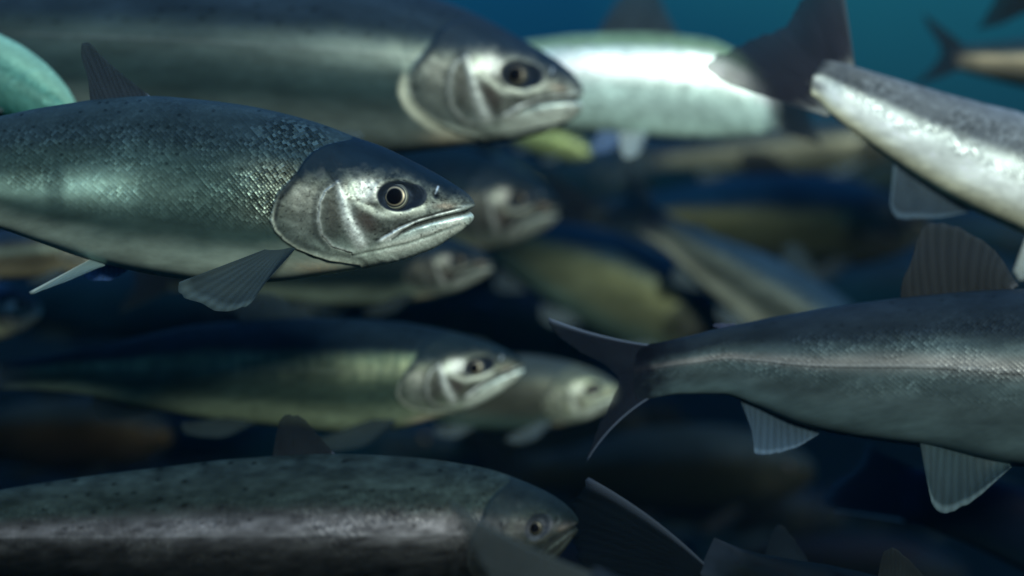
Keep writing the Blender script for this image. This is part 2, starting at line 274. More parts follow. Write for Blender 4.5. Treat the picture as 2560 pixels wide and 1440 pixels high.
# ------------------------------------------------------------------ mesh writing
def write_mesh(name, V, faces_grid, col, surf, uv, mat, parent, smooth=True):
    me = bpy.data.meshes.new(name); F = np.asarray(faces_grid, np.int32)
    me.vertices.add(len(V)); me.vertices.foreach_set("co", np.ascontiguousarray(V, np.float32).ravel())
    me.loops.add(F.size); me.loops.foreach_set("vertex_index", F.ravel())
    me.polygons.add(len(F)); me.polygons.foreach_set("loop_start", np.arange(0, F.size, F.shape[1], dtype=np.int32))
    me.update(calc_edges=True)
    me.polygons.foreach_set("use_smooth", np.full(len(F), smooth))
    a = me.color_attributes.new("col", "FLOAT_COLOR", "POINT"); a.data.foreach_set("color", np.concatenate([col, np.ones((len(V), 1))], 1).astype(np.float32).ravel())
    if surf is not None:
        a = me.color_attributes.new("surf", "FLOAT_COLOR", "POINT"); a.data.foreach_set("color", np.concatenate([surf, np.ones((len(V), 1))], 1).astype(np.float32).ravel())
    if uv is not None:
        l = me.uv_layers.new(name="scales"); l.data.foreach_set("uv", uv[F.ravel()].astype(np.float32).ravel())
    me.materials.append(mat)
    o = bpy.data.objects.new(name, me); COL.objects.link(o)
    if parent: o.parent = parent
    return o

NORM = [(0, .20, -.20), (.08, .205, -.20), (.2, .28, -.27), (.35, .41, -.38), (.5, .50, -.47), (.65, .52, -.49), (.78, .46, -.43), (.88, .35, -.33), (.94, .245, -.225), (.98, .14, -.125)]

class Fish:
    """one salmon: outline traced in photo pixels at a depth of its own, turned (yaw) and tilted (ang), with real thickness"""
    def __init__(s, label, d, pal, top=None, bot=None, tip=None, gen=None, ang=0.0, yaw=0.0, gill=None, N=190, R=150, thick=1.0, seed=1, eye=True, scale_px=8.5, group="salmon of the school", fins=None, tail_bend=0.0, pow_=0.9, flip=False, round_end=0.0):
        s.d, s.pal, s.seed, s.yaw, s.thick, s.bend = d, pal, seed, D2R(yaw), thick, tail_bend
        a = D2R(ang); s.e1 = np.array([math.cos(a), math.sin(a)]); s.e2 = np.array([-math.sin(a), math.cos(a)])
        if flip: s.e1 = -s.e1
        s.round_end = round_end
        if gen:                                        # (tip x, tip y, length, height)
            tx, ty, L, H = gen; tip = (tx, ty)
            f = np.array(NORM); pt = lambda f_, h_: tuple(np.array([tx, -ty]) + s.e1*((f_ - 1)*L) + s.e2*h_*H)
            top = [(p[0], -p[1]) for p in (pt(q[0], q[1]) for q in NORM)]; bot = [(p[0], -p[1]) for p in (pt(q[0], q[2]) for q in NORM)]
        allp = np.array(top + bot + [tip], float); s.c = (allp.min(0) + allp.max(0)) / 2
        s.T = s.loc(top); s.B = s.loc(bot); s.tip = s.loc([tip])[0]
        s.x0 = min(s.T[0][0], s.B[0][0]); s.L = s.tip[0] - s.x0
        if s.T[0][0] > s.x0: s.T = np.vstack([[s.x0, s.T[0][1]], s.T])
        if s.B[0][0] > s.x0: s.B = np.vstack([[s.x0, s.B[0][1]], s.B])
        s.HL = (s.tip[0] - s.loc([gill])[0][0]) if gill else 0.27*s.L
        s.C0 = np.array([(s.c[0]-1280)*K*d, d, -(s.c[1]-720)*K*d])
        s.root = bpy.data.objects.new("salmon", None); COL.objects.link(s.root); s.root.empty_display_size = 0.05
        s.root.location = s.C0; s.root.rotation_euler = (0, 0, s.yaw)
        s.root["label"] = label; s.root["category"] = "fish"; s.root["group"] = group
        s.pow = pow_; s.body(N, R, scale_px)
        if eye: s.eye()
        s.maxh = max(s.top(np.linspace(s.x0, s.tip[0], 60)) - s.bot(np.linspace(s.x0, s.tip[0], 60)))
        for f in (fins if fins is not None else s.default_fins()): s.fin(**f)
    def loc(s, pts):
        p = np.asarray(pts, float); q = np.stack([p[:, 0] - s.c[0], -(p[:, 1] - s.c[1])], -1); return np.stack([q@s.e1, q@s.e2], -1)
    def img(s, X, Z):
        q = X[..., None]*s.e1 + Z[..., None]*s.e2; return q[..., 0] + s.c[0], s.c[1] - q[..., 1]
    def world(s, X, Z, Y):
        """local pixels (length, height, thickness) -> object-space metres on the turned side plane"""
        px, py = s.img(X, Z); rx = (px-1280)*K; rz = -(py-720)*K; cy, sy = math.cos(s.yaw), math.sin(s.yaw)
        a = (s.d*rx - s.C0[0]) / (cy - sy*rx); t = s.d + a*sy; b = t*rz - s.C0[2]
        f = (X - s.x0) / s.L
        return np.stack([a, Y*K*t + s.bend*np.clip(1-f, 0, 2)**2, b], -1)
    def top(s, X): return prof([tuple(p) for p in s.T], tuple(s.tip), np.asarray(X, float))
    def bot(s, X): return prof([tuple(p) for p in s.B], tuple(s.tip), np.asarray(X, float))
    def halfw(s, X):
        f = (X - s.x0) / s.L; r = pchip([0, .1, .25, .5, .7, .82, .92, .97, 1], [.26, .30, .42, .54, .58, .57, .60, .72, .82], f)
        return r * s.thick * (0.03 + 0.97*sst(-0.01, 0.09, f)**0.8) * (s.top(X) - s.bot(X)) / 2
    def ywidth(s, px, py):
        X, Z = s.loc([(px, py)])[0]; t, b = s.top(X), s.bot(X); u = np.clip((Z - (t+b)/2) / ((t-b)/2), -0.98, 0.98)
        return float(s.halfw(X) * (1 - u*u)**(s.pow/2))
    def body(s, N, R, spx):
        t = np.linspace(0, 1, N); X = s.tip[0] - s.L * (0.45*t**2 + 0.55*t)**1.12; X[0] = s.tip[0] - 0.02; X = X[::-1]
        th = np.linspace(0, 2*np.pi, R, endpoint=False)
        T, B, w = s.top(X), s.bot(X), s.halfw(X)
        if s.round_end:
            k = np.clip((X - s.x0) / (s.round_end*s.L), 0, 1); k = 0.05 + 0.95*np.sqrt(1 - (1-k)**2); mid = (T+B)/2; T, B = mid + (T-mid)*k, mid + (B-mid)*k
        XX = np.repeat(X[:, None], R, 1); ct, sn = np.cos(th)[None, :], np.sin(th)[None, :]
        Z = (T+B)[:, None]/2 + (T-B)[:, None]/2*ct; Y = -w[:, None]*np.sign(sn)*np.abs(sn)**s.pow
        ax = A_TIP[0] - (s.tip[0] - XX) / s.HL * A_HL
        rear = (s.tip[0] - s.x0) / s.HL * A_HL
        axc = np.where(ax < 600, 600 - (600-ax) * (1020.0 / max(rear - 590, 200)), ax); axc = np.maximum(axc, -418)
        v = np.clip((Z - B[:, None]) / np.maximum((T-B)[:, None], 1e-6), 0, 1)
        ta = prof(A_TOP, A_TIP, axc); ba = prof(A_BOT, A_TIP, axc); ay = ba + v*(ta - ba)
        # surface directions for relief
        G = np.stack([XX, Y, Z], -1); du = np.gradient(G, axis=0); dv = np.roll(G, -1, 1) - np.roll(G, 1, 1)
        n = np.cross(du, dv); n /= np.maximum(np.linalg.norm(n, axis=2, keepdims=True), 1e-9)
        s_ = np.sign((n * (G - np.stack([XX, 0*Y, np.repeat(((T+B)/2)[:, None], R, 1)], -1))).sum(2).mean()); n *= s_
        n[-2:] = [1, 0, 0]
        dsp = head_relief(axc.ravel(), ay.ravel()).reshape(XX.shape) * s.HL / A_HL
        dsp += (fbm(axc/180, ay/90, s.seed+77) - 0.5) * 5.0 * s.HL/A_HL * sst(0.02, 0.2, v) * (axc < 690)
        G = G + n*dsp[..., None]
        s.G, s.ax, s.ay = G, axc, ay
        P = s.world(G[..., 0].ravel(), G[..., 2].ravel(), G[..., 1].ravel())
        C, Sf = paint(axc.ravel(), ay.ravel(), v.ravel(), s.pal, s.seed)
        td = s.pal.get("taildark", 0.85) * (1 - sst(0.01, s.pal.get("tdw", 0.12), ((XX - s.x0) / s.L).ravel() + 0.05*(fbm(XX.ravel()/25, Z.ravel()/22, s.seed) - 0.5)))
        C = C + (np.array(s.pal.get("fin", (0.012, 0.017, 0.024))) - C) * td[:, None]; Sf[:, 0] *= 1 - td
        arc = np.cumsum(np.concatenate([np.zeros((N, 1)), np.hypot(np.diff(Y, axis=1), np.diff(Z, axis=1))], 1), 1)
        uv = np.stack([XX.ravel(), arc.ravel()], -1) / spx
        i, j = np.meshgrid(np.arange(N-1), np.arange(R), indexing="ij"); j2 = (j+1) % R
        F = np.stack([i*R+j, i*R+j2, (i+1)*R+j2, (i+1)*R+j], -1).reshape(-1, 4)
        if s_ < 0: F = F[:, ::-1]
        o = write_mesh("body", P, F, C, Sf, uv, M_SKIN, s.root)
        s.body_ob = o
    def eye(s):
        # near-side eye: the grid point of the painted head whose traced place is nearest
        R = s.G.shape[1]; half = slice(1, R//2)
        dd = np.hypot(s.ax[:, half] - EYE[0], s.ay[:, half] - EYE[1]); k = np.unravel_index(dd.argmin(), dd.shape)
        g = s.G[:, half][k]; r = 34 * s.HL / A_HL
        nr, ns = 30, 48
        rad = np.linspace(0, 1, nr); an = np.linspace(0, 2*np.pi, ns, endpoint=False)
        bul = np.sqrt(np.clip(1 - (rad*0.86)**2, 0, 1)) - math.sqrt(1 - .86**2)
        tilt = 0.16
        def cap(rr, lift, bl, colf):
            X = g[0] + r*rr*(rad[:, None]*np.cos(an)); Z = g[2] + r*rr*(rad[:, None]*np.sin(an))
            Y = g[1] + 1.5*r/34 - r*lift - r*rr*bl*bul[:, None] + 0*X - tilt*(Z - g[2])*-1
            P = s.world(X.ravel(), Z.ravel(), Y.ravel()); c = colf(np.repeat(rad[:, None], ns, 1).ravel(), np.tile(an, nr))
            i, j = np.meshgrid(np.arange(nr-1), np.arange(ns), indexing="ij"); j2 = (j+1) % ns
            return P, np.stack([i*ns+j, i*ns+j2, (i+1)*ns+j2, (i+1)*ns+j], -1).reshape(-1, 4), c
        def iris(q, a):
            c = np.tile([0.012, 0.016, 0.02], (len(q), 1)).astype(float)
            def put(c, colr, m): return c + (np.array(colr) - c)*m[:, None]
            c = put(c, [0.10, 0.10, 0.08], np.exp(-((q - 0.93)/0.05)**2)*0.7)
            c = put(c, [0.30, 0.25, 0.16], np.exp(-((q - 0.645)/0.055)**2)*(0.7 + 0.3*np.cos(a - 0.6)))
            c = put(c, [0.34, 0.34, 0.24], np.exp(-((q - 0.84)/0.035)**2)*(0.45 - 0.45*np.cos(a - 2.2)))
            return c * s.pal.get("eyec", 1.0)
        P, F, c = cap(1.0, 0.0, 0.55, iris); e = write_mesh("eye", P, F, c, None, None, M_EYE, s.root)
        P, F, c = cap(0.53, 0.30, 0.16, lambda q, a: np.tile([0.002, 0.002, 0.003], (len(q), 1))); write_mesh("pupil", P, F, c, None, None, M_PUPIL, e)
    def fin(s, name, base, tip, col=(0.02, 0.03, 0.04), edge=None, lead=None, opac=0.85, y0=0.0, y1=0.0, rays=16, side=0, ns=16, ntt=60, sink=0.12, bow=0.0, cv=(0, 0), th=3.0, rough=0.45, tipcol=None, root=None):
        t = np.linspace(0, 1, ntt); Bp = resample(base, t); Tp = resample(tip, t)
        Bp = Bp - sink*(Tp - Bp)
        sv_ = np.linspace(0, 1, ns); sc = s.HL / A_HL
        rag = 1 + (0.006*np.sin(t*rays*6.28*0.5) + 0.03*(vnoise(t*rays*2.3, t*0, s.seed+19) - 0.5))[None, :]*sv_[:, None]**4 + 0.02*(vnoise(t*9, t*0, s.seed+9)[None, :]-0.5)*sv_[:, None]**2
        Pp = Bp[None] + (Tp - Bp)[None] * (sv_[:, None]*rag)[..., None]
        dv_ = Tp - Bp; pn = np.stack([-dv_[:, 1], dv_[:, 0]], -1) / np.maximum(np.hypot(*dv_.T), 1e-6)[:, None]
        Pp = Pp + pn[None] * (4*sv_*(1 - sv_))[:, None, None] * (cv[0]*(1-t)**2 + cv[1]*t**2)[None, :, None]
        if side: yb = -side*0.94*s.ywidth(*np.mean(base, 0))
        else: yb = 0.0
        Y = yb + y0 + (y1 - y0)*sv_[:, None]**1.2 + bow*np.sin(np.pi*t)[None, :]*sv_[:, None] + 0*t[None, :]
        L = s.loc(Pp.reshape(-1, 2)); tk = (th*sc + 0.8)*(1 - 0.75*sv_[:, None]) * np.ones((1, ntt))
        near = s.world(L[:, 0], L[:, 1], (Y - tk/2).ravel()); far = s.world(L[:, 0], L[:, 1], (Y + tk/2).ravel())
        c = np.tile(np.array(col, float), (ns, ntt, 1)); SS = np.repeat(sv_[:, None], ntt, 1); TT = np.repeat(t[None], ns, 0)
        c = c * (0.75 + 0.5*fbm(TT*8, SS*3, s.seed+5))[..., None]
        if tipcol is not None: c = c + (np.array(tipcol) - c)*(SS**1.5)[..., None]
        if edge is not None: c = c + (np.array(edge) - c)*(sst(0.86, 0.99, SS)*0.9)[..., None]
        if root is not None: c = c + (np.array(root) - c)*(1 - sst(0.04, 0.30, SS + 0.25*(fbm(TT*14, SS*6, s.seed+3) - 0.5)))[..., None]
        op = np.full((ns, ntt), opac) * (1 - 0.5*SS**1.6)
        if lead is not None:
            k = sst(0.93, 0.985, TT) if lead[0] == "1" else (1 - sst(0.015, 0.07, TT))
            if lead[0] == "2": k = np.maximum(sst(0.965, 0.99, TT), 1 - sst(0.01, 0.035, TT))
            c = c + (np.array(lead[1]) - c)*k[..., None]; op = np.maximum(op, 0.9*k)
        n = ns*ntt; i, j = np.meshgrid(np.arange(ns-1), np.arange(ntt-1), indexing="ij")
        F1 = np.stack([i*ntt+j, i*ntt+j+1, (i+1)*ntt+j+1, (i+1)*ntt+j], -1).reshape(-1, 4)
        rim = [(0*ntt+j_) for j_ in range(ntt)] + [i_*ntt+ntt-1 for i_ in range(1, ns)] + [(ns-1)*ntt+j_ for j_ in range(ntt-2, -1, -1)] + [i_*ntt for i_ in range(ns-2, 0, -1)]
        rim = np.array(rim); rn = np.roll(rim, -1); F3 = np.stack([rim, rim+n, rn+n, rn], -1)
        V = np.concatenate([near, far]); F = np.concatenate([F1, F1[:, ::-1]+n, F3])
        cc = np.concatenate([c.reshape(-1, 3)]*2); sf = np.zeros((2*n, 3)); sf[:, 0] = np.tile(op.ravel(), 2); sf[:, 1] = rough
        uv = np.concatenate([np.stack([TT.ravel()*rays, SS.ravel()], -1)]*2)
        return write_mesh(name, V, F, np.clip(cc, 0.001, 0.9), sf, uv, M_FIN, s.root)
    def at(s, f, h):
        """image point at length fraction f and height h times the greatest body height off the axis outline"""
        X = np.array(s.x0 + f*s.L); return X, h
    def pt(s, f, off, base):
        X = s.x0 + f*s.L; Z = (s.top(X) if base == "t" else s.bot(X)) + off*s.maxh
        x, y = s.img(np.array(float(X)), np.array(float(Z))); return (float(x), float(y))
    def default_fins(s, tail=True, skip=()):
        p = s.pt; dk = s.pal.get("fin", (0.03, 0.045, 0.05)); pale = s.pal.get("finpale", (0.06, 0.08, 0.085)); r = []
        r.append(dict(name="dorsal_fin", base=[p(.46, -.01, "t"), p(.60, -.01, "t")], tip=[p(.43, .16, "t"), p(.45, .27, "t"), p(.50, .24, "t"), p(.60, 0, "t")], col=dk, lead=("1", pale)))
        r.append(dict(name="adipose_fin", base=[p(.17, -.01, "t"), p(.21, -.01, "t")], tip=[p(.135, .03, "t"), p(.15, .07, "t"), p(.21, 0, "t")], col=dk, rays=2, ntt=20, ns=8))
        r.append(dict(name="anal_fin", base=[p(.18, .01, "b"), p(.30, .01, "b")], tip=[p(.17, -.12, "b"), p(.19, -.21, "b"), p(.24, -.14, "b"), p(.30, 0, "b")], col=pale, edge=tuple(1.8*q for q in pale)))
        r.append(dict(name="pelvic_fin", base=[p(.43, .04, "b"), p(.49, .04, "b")], tip=[p(.35, -.05, "b"), p(.36, -.13, "b"), p(.42, -.13, "b"), p(.49, .02, "b")], col=pale, edge=tuple(1.8*q for q in pale), side=1, y1=-0.05*s.maxh))
        r.append(dict(name="pectoral_fin", base=[p(.735, .15, "b"), p(.755, .08, "b")], tip=[p(.61, -.03, "b"), p(.60, -.09, "b"), p(.64, -.13, "b"), p(.69, -.10, "b"), p(.757, .06, "b")], col=pale, side=1, y1=-0.12*s.maxh, sink=0.05))
        if tail: r.append(dict(name="tail_fin", base=[p(.0, 0, "t"), p(0, 0, "b")], tip=[p(-.15, .30, "t"), p(-.14, .20, "t"), p(-.105, -.02, "t"), p(-.10, -.14*0 + .14, "b"), p(-.14, -.14, "b"), p(-.15, -.26, "b")], col=dk, lead=("2", pale), rays=26))
        return [f for f in r if f["name"] not in skip]

# ------------------------------------------------------------------ palettes (skin colours, some with sheen, shade or dimness painted in)
def pal(**k):
    b = dict(back=(0.020, 0.038, 0.060), flank=(0.12, 0.17, 0.15), belly=(0.36, 0.38, 0.32), plate=(0.19, 0.205, 0.175), crown=(0.005, 0.012, 0.020), band=(0.22, 0.30, 0.25))
    b.update(k); return b
P_A = pal(back=(0.015, 0.027, 0.032), flank=(0.046, 0.078, 0.070), belly=(0.46, 0.56, 0.47), band=(0.46, 0.66, 0.52), ba=0.95, bv=([-150, 0, 250, 420], [0.36, 0.38, 0.45, 0.48]), bw=0.085, bx=[-150, 0, 120, 145, 170, 195, 330, 390, 560], by=[0.3, 0.8, 0.75, 0.3, 0.3, 1, 0.9, 0.25, 0.05], vb=0.66, wb=0.12, shoulder=0.7, sfl=0.7, scl=0.22, lat=0.03, spots=0.5, plate=(0.12, 0.135, 0.115), headc=1.3, mot=0.25, fb=(0.04, 0.26))  # band paints two oblong sheen patches into the rear flank colour
P_B = pal(crown=(0.011, 0.020, 0.030), flank=(0.030, 0.052, 0.052), band=(0.185, 0.22, 0.185), back=(0.012, 0.022, 0.032), belly=(0.16, 0.20, 0.18), vb=0.64, bv=0.56, bw=0.10, ba=0.95, eyec=0.4, bx=[100, 400, 640, 760], by=[0.15, 0.35, 0.9, 1.0], headc=1.05, scl=0.03, flap=1.5, plate=(0.15, 0.16, 0.135))
P_C = pal(back=(0.12, 0.18, 0.11), flank=(0.34, 0.45, 0.40), belly=(0.34, 0.48, 0.42), band=(0.92, 0.93, 0.86), ba=1.0, bv=0.66, bw=0.13, vb=0.84, wb=0.04, metal=0.25, spots=0.3, rough=0.34, scl=0.25, lat=0, mot=0.9, taildark=0.85, tdw=0.07)  # flank and band whitened to paint in the strong light they catch
P_D = pal(back=(0.10, 0.11, 0.115), flank=(0.62, 0.66, 0.58), belly=(0.66, 0.63, 0.40), band=(0.85, 0.87, 0.80), ba=0.9, bv=0.30, bw=0.18, vb=0.56, wb=0.09, scl=0.3, metal=0.3, spots=0.6, lat=0.05, taildark=0.7, tdw=0.035, mot=0.6)  # flank colour paled to stand in for light on the tilted side
P_E = pal(back=(0.011, 0.017, 0.022), flank=(0.066, 0.092, 0.092), belly=(0.095, 0.145, 0.15), band=(0.19, 0.18, 0.165), ba=0.85, bv=0.57, bw=0.06, vb=0.69, wb=0.10, scl=0.16, lat=0.6, spots=0.3, fin=(0.003, 0.004, 0.007), mot=0.3, taildark=0.97)
P_F = pal(plate=(0.12, 0.13, 0.10), finpale=(0.022, 0.032, 0.033), back=(0.005, 0.011, 0.016), bars=0.8, crown=(0.007, 0.014, 0.018), flank=(0.034, 0.056, 0.042), belly=(0.22, 0.28, 0.18), band=(0.15, 0.175, 0.105), ba=0.8, bv=0.58, bw=0.12, bx=[0, 300, 560, 700], by=[0.4, 0.5, 0.8, 1], vb=0.71, wb=0.07, mot=0.6, headc=1.15, scl=0.03)  # band fades rearward as painted shade, its upright bars paint glints
P_G = pal(back=(0.014, 0.021, 0.019), flank=(0.040, 0.040, 0.038), fb=(0.20, 0.62), metal=0.6, belly=(0.004, 0.005, 0.005), band=(0.20, 0.188, 0.192), ba=0.85, bv=0.60, bw=0.07, bx=[-300, 0, 250, 600, 690], by=[0.5, 0.7, 1, 1, 0.5], vb=0.70, wb=0.07, lat=0.35, headc=0.07, plate=(0.016, 0.022, 0.019), crown=(0.006, 0.011, 0.014), spots=0.7, scl=0.16, eyec=0.25, mot=1.5, face=0.75)  # near black belly paints shade onto the underside
P_DARK = pal(back=(0.0015, 0.009, 0.019), flank=(0.002, 0.011, 0.019), belly=(0.004, 0.014, 0.020), band=(0.003, 0.012, 0.019), plate=(0.006, 0.012, 0.015), headc=0.03, face=0.3, metal=0.1, lat=0.0, scl=0.03, eyec=0.3, fin=(0.002, 0.007, 0.012), finpale=(0.003, 0.009, 0.014), crown=(0.002, 0.008, 0.016))  # near black blue puts dim light and water haze into the colour
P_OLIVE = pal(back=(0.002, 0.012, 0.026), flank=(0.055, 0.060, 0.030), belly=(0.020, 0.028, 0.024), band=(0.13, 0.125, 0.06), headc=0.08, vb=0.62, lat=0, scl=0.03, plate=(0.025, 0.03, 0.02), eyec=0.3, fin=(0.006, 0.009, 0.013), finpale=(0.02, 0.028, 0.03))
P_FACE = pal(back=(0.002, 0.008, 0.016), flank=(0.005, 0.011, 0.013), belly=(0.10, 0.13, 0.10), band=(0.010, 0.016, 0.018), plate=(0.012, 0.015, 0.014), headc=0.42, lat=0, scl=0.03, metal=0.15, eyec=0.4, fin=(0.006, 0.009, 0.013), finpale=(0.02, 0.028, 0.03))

# ------------------------------------------------------------------ the school
navy, pale_e = (0.014, 0.020, 0.032), (0.20, 0.25, 0.30)
# A: the sharp salmon in front
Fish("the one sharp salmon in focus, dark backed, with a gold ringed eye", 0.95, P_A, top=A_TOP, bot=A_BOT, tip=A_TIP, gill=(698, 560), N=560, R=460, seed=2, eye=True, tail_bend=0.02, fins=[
    dict(name="dorsal_fin", base=[(218, 250), (372, 238)], tip=[(212, 190), (193, 120), (196, 103), (208, 102), (245, 135), (305, 187), (370, 237)], col=(0.022, 0.030, 0.038), lead=("1", (0.08, 0.11, 0.15)), opac=0.97, rays=13),
    dict(name="pectoral_fin", base=[(712, 612), (752, 622)], tip=[(478, 706), (484, 730), (530, 758), (590, 776), (640, 764), (690, 705), (755, 632)], col=(0.028, 0.042, 0.046), edge=(0.09, 0.13, 0.135), opac=0.95, side=1, y1=-55, rays=15, sink=0.0, ntt=90),
    dict(name="pelvic_fin", base=[(222, 650), (262, 664)], tip=[(78, 730), (84, 734), (118, 724), (256, 670)], col=(0.13, 0.19, 0.19), lead=("0", (0.28, 0.34, 0.32)), opac=0.8, side=1, y1=-30, rays=8),
    dict(name="pelvic_fin", base=[(205, 655), (305, 668)], tip=[(190, 690), (215, 702), (250, 702), (303, 678)], col=(0.08, 0.17, 0.40), opac=0.9, side=-1, y1=10, rays=8),
    dict(name="anal_fin", base=[(-215, 520), (-70, 560)], tip=[(-235, 600), (-215, 650), (-150, 620), (-70, 565)], col=(0.10, 0.13, 0.14)),
    dict(name="adipose_fin", base=[(-240, 335), (-200, 326)], tip=[(-275, 300), (-262, 285), (-200, 322)], col=(0.03, 0.04, 0.05), rays=2, ntt=20),
    dict(name="tail_fin", base=[(-415, 378), (-415, 472)], tip=[(-600, 265), (-580, 320), (-545, 420), (-590, 530), (-610, 600)], col=navy, lead=("2", pale_e), rays=26)])
# B: big blurred salmon above and behind it
Fish("big blurred salmon right above the sharp one, its snout overlapping the white fish", 1.17, P_B, top=[(-760, 60), (-600, 35), (-300, -30), (100, -75), (500, -82), (800, -62), (1000, -28), (1120, 8), (1220, 52), (1300, 97), (1380, 143), (1430, 182), (1450, 206)],
     bot=[(-760, 150), (-600, 165), (-400, 215), (0, 300), (300, 350), (700, 392), (950, 388), (1080, 375), (1180, 363), (1280, 350), (1360, 332), (1420, 306), (1452, 278)], tip=(1462, 246), gill=(1030, 230), N=300, R=240, seed=5)
# C: bright white salmon behind its snout, facing left
Fish("overexposed white flanked salmon half hidden by the big blurred head, pale pelvic fins below", 1.36, P_C, flip=True, top=[(1950, 232), (1905, 185), (1845, 132), (1750, 95), (1600, 83), (1450, 88), (1340, 100), (1200, 130), (1080, 168), (1020, 200)],
     bot=[(1950, 322), (1900, 334), (1800, 347), (1700, 350), (1600, 345), (1450, 334), (1300, 318), (1150, 290), (1040, 255)], tip=(1000, 228), gill=(1210, 220), N=240, R=180, seed=8, eye=False, round_end=0.03, fins=[
    dict(name="dorsal_fin", base=[(1490, 92), (1700, 92)], tip=[(1512, 50), (1545, 0), (1590, -35), (1640, -20), (1660, 20), (1695, 85)], col=(0.035, 0.05, 0.06), opac=0.85),
    dict(name="pelvic_fin", base=[(1500, 325), (1575, 340)], tip=[(1470, 375), (1482, 388), (1510, 385), (1570, 345)], col=(0.10, 0.16, 0.27), opac=0.9, side=1, y1=-10),
    dict(name="pelvic_fin", base=[(1545, 335), (1622, 335)], tip=[(1548, 380), (1562, 402), (1585, 395), (1618, 335)], col=(0.30, 0.36, 0.36), edge=(0.4, 0.45, 0.4), opac=0.95, side=1, y1=-25),
    dict(name="tail_fin", base=[(1935, 235), (1935, 322)], tip=[(2060, 180), (2025, 275), (2055, 365)], col=(0.010, 0.016, 0.022), root=(0.3, 0.36, 0.32), ntt=80, ns=24)])
# D: silver salmon swimming away at the upper right
Fish("bright silver salmon with a dark forked tail spread wide, slanting down to the right edge", 1.08, P_D, ang=-22, top=[(2050, 146), (2110, 158), (2170, 176), (2260, 203), (2350, 230), (2450, 257), (2560, 285), (2750, 360), (2900, 440), (2990, 515)],
     bot=[(2030, 238), (2080, 288), (2150, 343), (2230, 402), (2320, 462), (2420, 520), (2560, 585), (2700, 650), (2850, 680), (2960, 650)], tip=(3020, 590), gill=(2800, 500), N=220, R=170, seed=11, thick=0.9, round_end=0.016, fins=[
    dict(name="tail_fin", base=[(2138, 168), (2100, 200), (2060, 262), (2040, 284)], tip=[(2112, -40), (2060, -60), (2005, 5), (1965, 62), (1870, 102), (1795, 142), (1768, 165), (1790, 188), (1830, 210)], col=(0.022, 0.024, 0.034), lead=("2", (0.06, 0.075, 0.09)), opac=0.98, rays=24, ntt=90, y1=18, ns=30, root=(0.22, 0.23, 0.21)),
    dict(name="anal_fin", base=[(2235, 392), (2330, 455), (2425, 515)], tip=[(2225, 510), (2232, 532), (2258, 546), (2330, 545), (2424, 530)], col=(0.045, 0.065, 0.08), edge=(0.16, 0.24, 0.30), lead=("0", (0.10, 0.15, 0.18)), opac=0.92, sink=0.05),
    dict(name="pelvic_fin", base=[(2560, 590), (2640, 625)], tip=[(2520, 680), (2540, 700), (2635, 640)], col=(0.3, 0.33, 0.3), side=1, y1=-20),
    dict(name="dorsal_fin", base=[(2570, 292), (2730, 350)], tip=[(2610, 200), (2640, 190), (2725, 345)], col=(0.04, 0.05, 0.06))])
# E: salmon swimming out of the picture at the right
Fish("big grey salmon at right showing its rear half, tall dorsal fin and scale rows", 0.985, P_E, top=[(1585, 866), (1610, 862), (1700, 845), (1820, 815), (1950, 790), (2100, 765), (2280, 742), (2450, 727), (2560, 722), (2750, 735), (2950, 785), (3060, 838), (3120, 880)],
     bot=[(1585, 1002), (1610, 999), (1700, 985), (1800, 985), (1880, 1012), (2000, 1062), (2100, 1086), (2300, 1116), (2500, 1160), (2700, 1178), (2900, 1145), (3050, 1070), (3130, 995)], tip=(3155, 935), gill=(2760, 940), N=420, R=300, seed=14, tail_bend=0.0, fins=[
    dict(name="tail_fin", base=[(1625, 858), (1625, 935), (1650, 990)], tip=[(1366, 793), (1385, 825), (1440, 875), (1510, 912), (1546, 955), (1522, 1015), (1490, 1080), (1462, 1160)], col=(0.009, 0.012, 0.018), lead=("2", (0.10, 0.125, 0.17)), opac=1.0, rays=24, ntt=110, ns=26, sink=0.12, cv=(-10, 22)),
    dict(name="dorsal_fin", base=[(2255, 746), (2548, 724)], tip=[(2278, 660), (2303, 575), (2325, 556), (2360, 556), (2420, 580), (2490, 630), (2546, 715)], col=(0.018, 0.020, 0.021), tipcol=(0.035, 0.04, 0.042), lead=("1", (0.06, 0.065, 0.07)), opac=0.94, rays=13, cv=(-10, -14), ntt=100),
    dict(name="anal_fin", base=[(1850, 1002), (1950, 1044), (2048, 1078)], tip=[(1884, 1085), (1886, 1132), (1915, 1137), (1985, 1120), (2046, 1086)], col=(0.035, 0.055, 0.070), tipcol=(0.07, 0.11, 0.15), edge=(0.18, 0.26, 0.34), opac=0.9, rays=12, sink=0.08),
    dict(name="pelvic_fin", base=[(2290, 1108), (2400, 1130), (2512, 1156)], tip=[(2302, 1200), (2318, 1258), (2345, 1274), (2400, 1252), (2458, 1205), (2508, 1160)], col=(0.030, 0.050, 0.056), edge=(0.18, 0.25, 0.26), opac=0.85, side=1, y1=-25, rays=12),
    dict(name="adipose_fin", base=[(1800, 822), (1840, 812)], tip=[(1780, 815), (1790, 808), (1838, 809)], col=(0.05, 0.06, 0.10), rays=2, ntt=20)])
# F: middle left
Fish("black backed salmon with a glinting white cheek, level with the thin forked tail tips", 1.15, P_F, top=[(0, 905), (100, 890), (250, 862), (500, 812), (750, 795), (950, 800), (1100, 822), (1200, 848), (1270, 876), (1302, 898)],
     bot=[(0, 972), (100, 975), (200, 985), (330, 1012), (480, 1042), (700, 1068), (850, 1082), (1000, 1072), (1060, 1056), (1130, 1036), (1200, 1010), (1265, 970), (1300, 940)], tip=(1314, 916), gill=(1000, 940), N=260, R=200, seed=17)
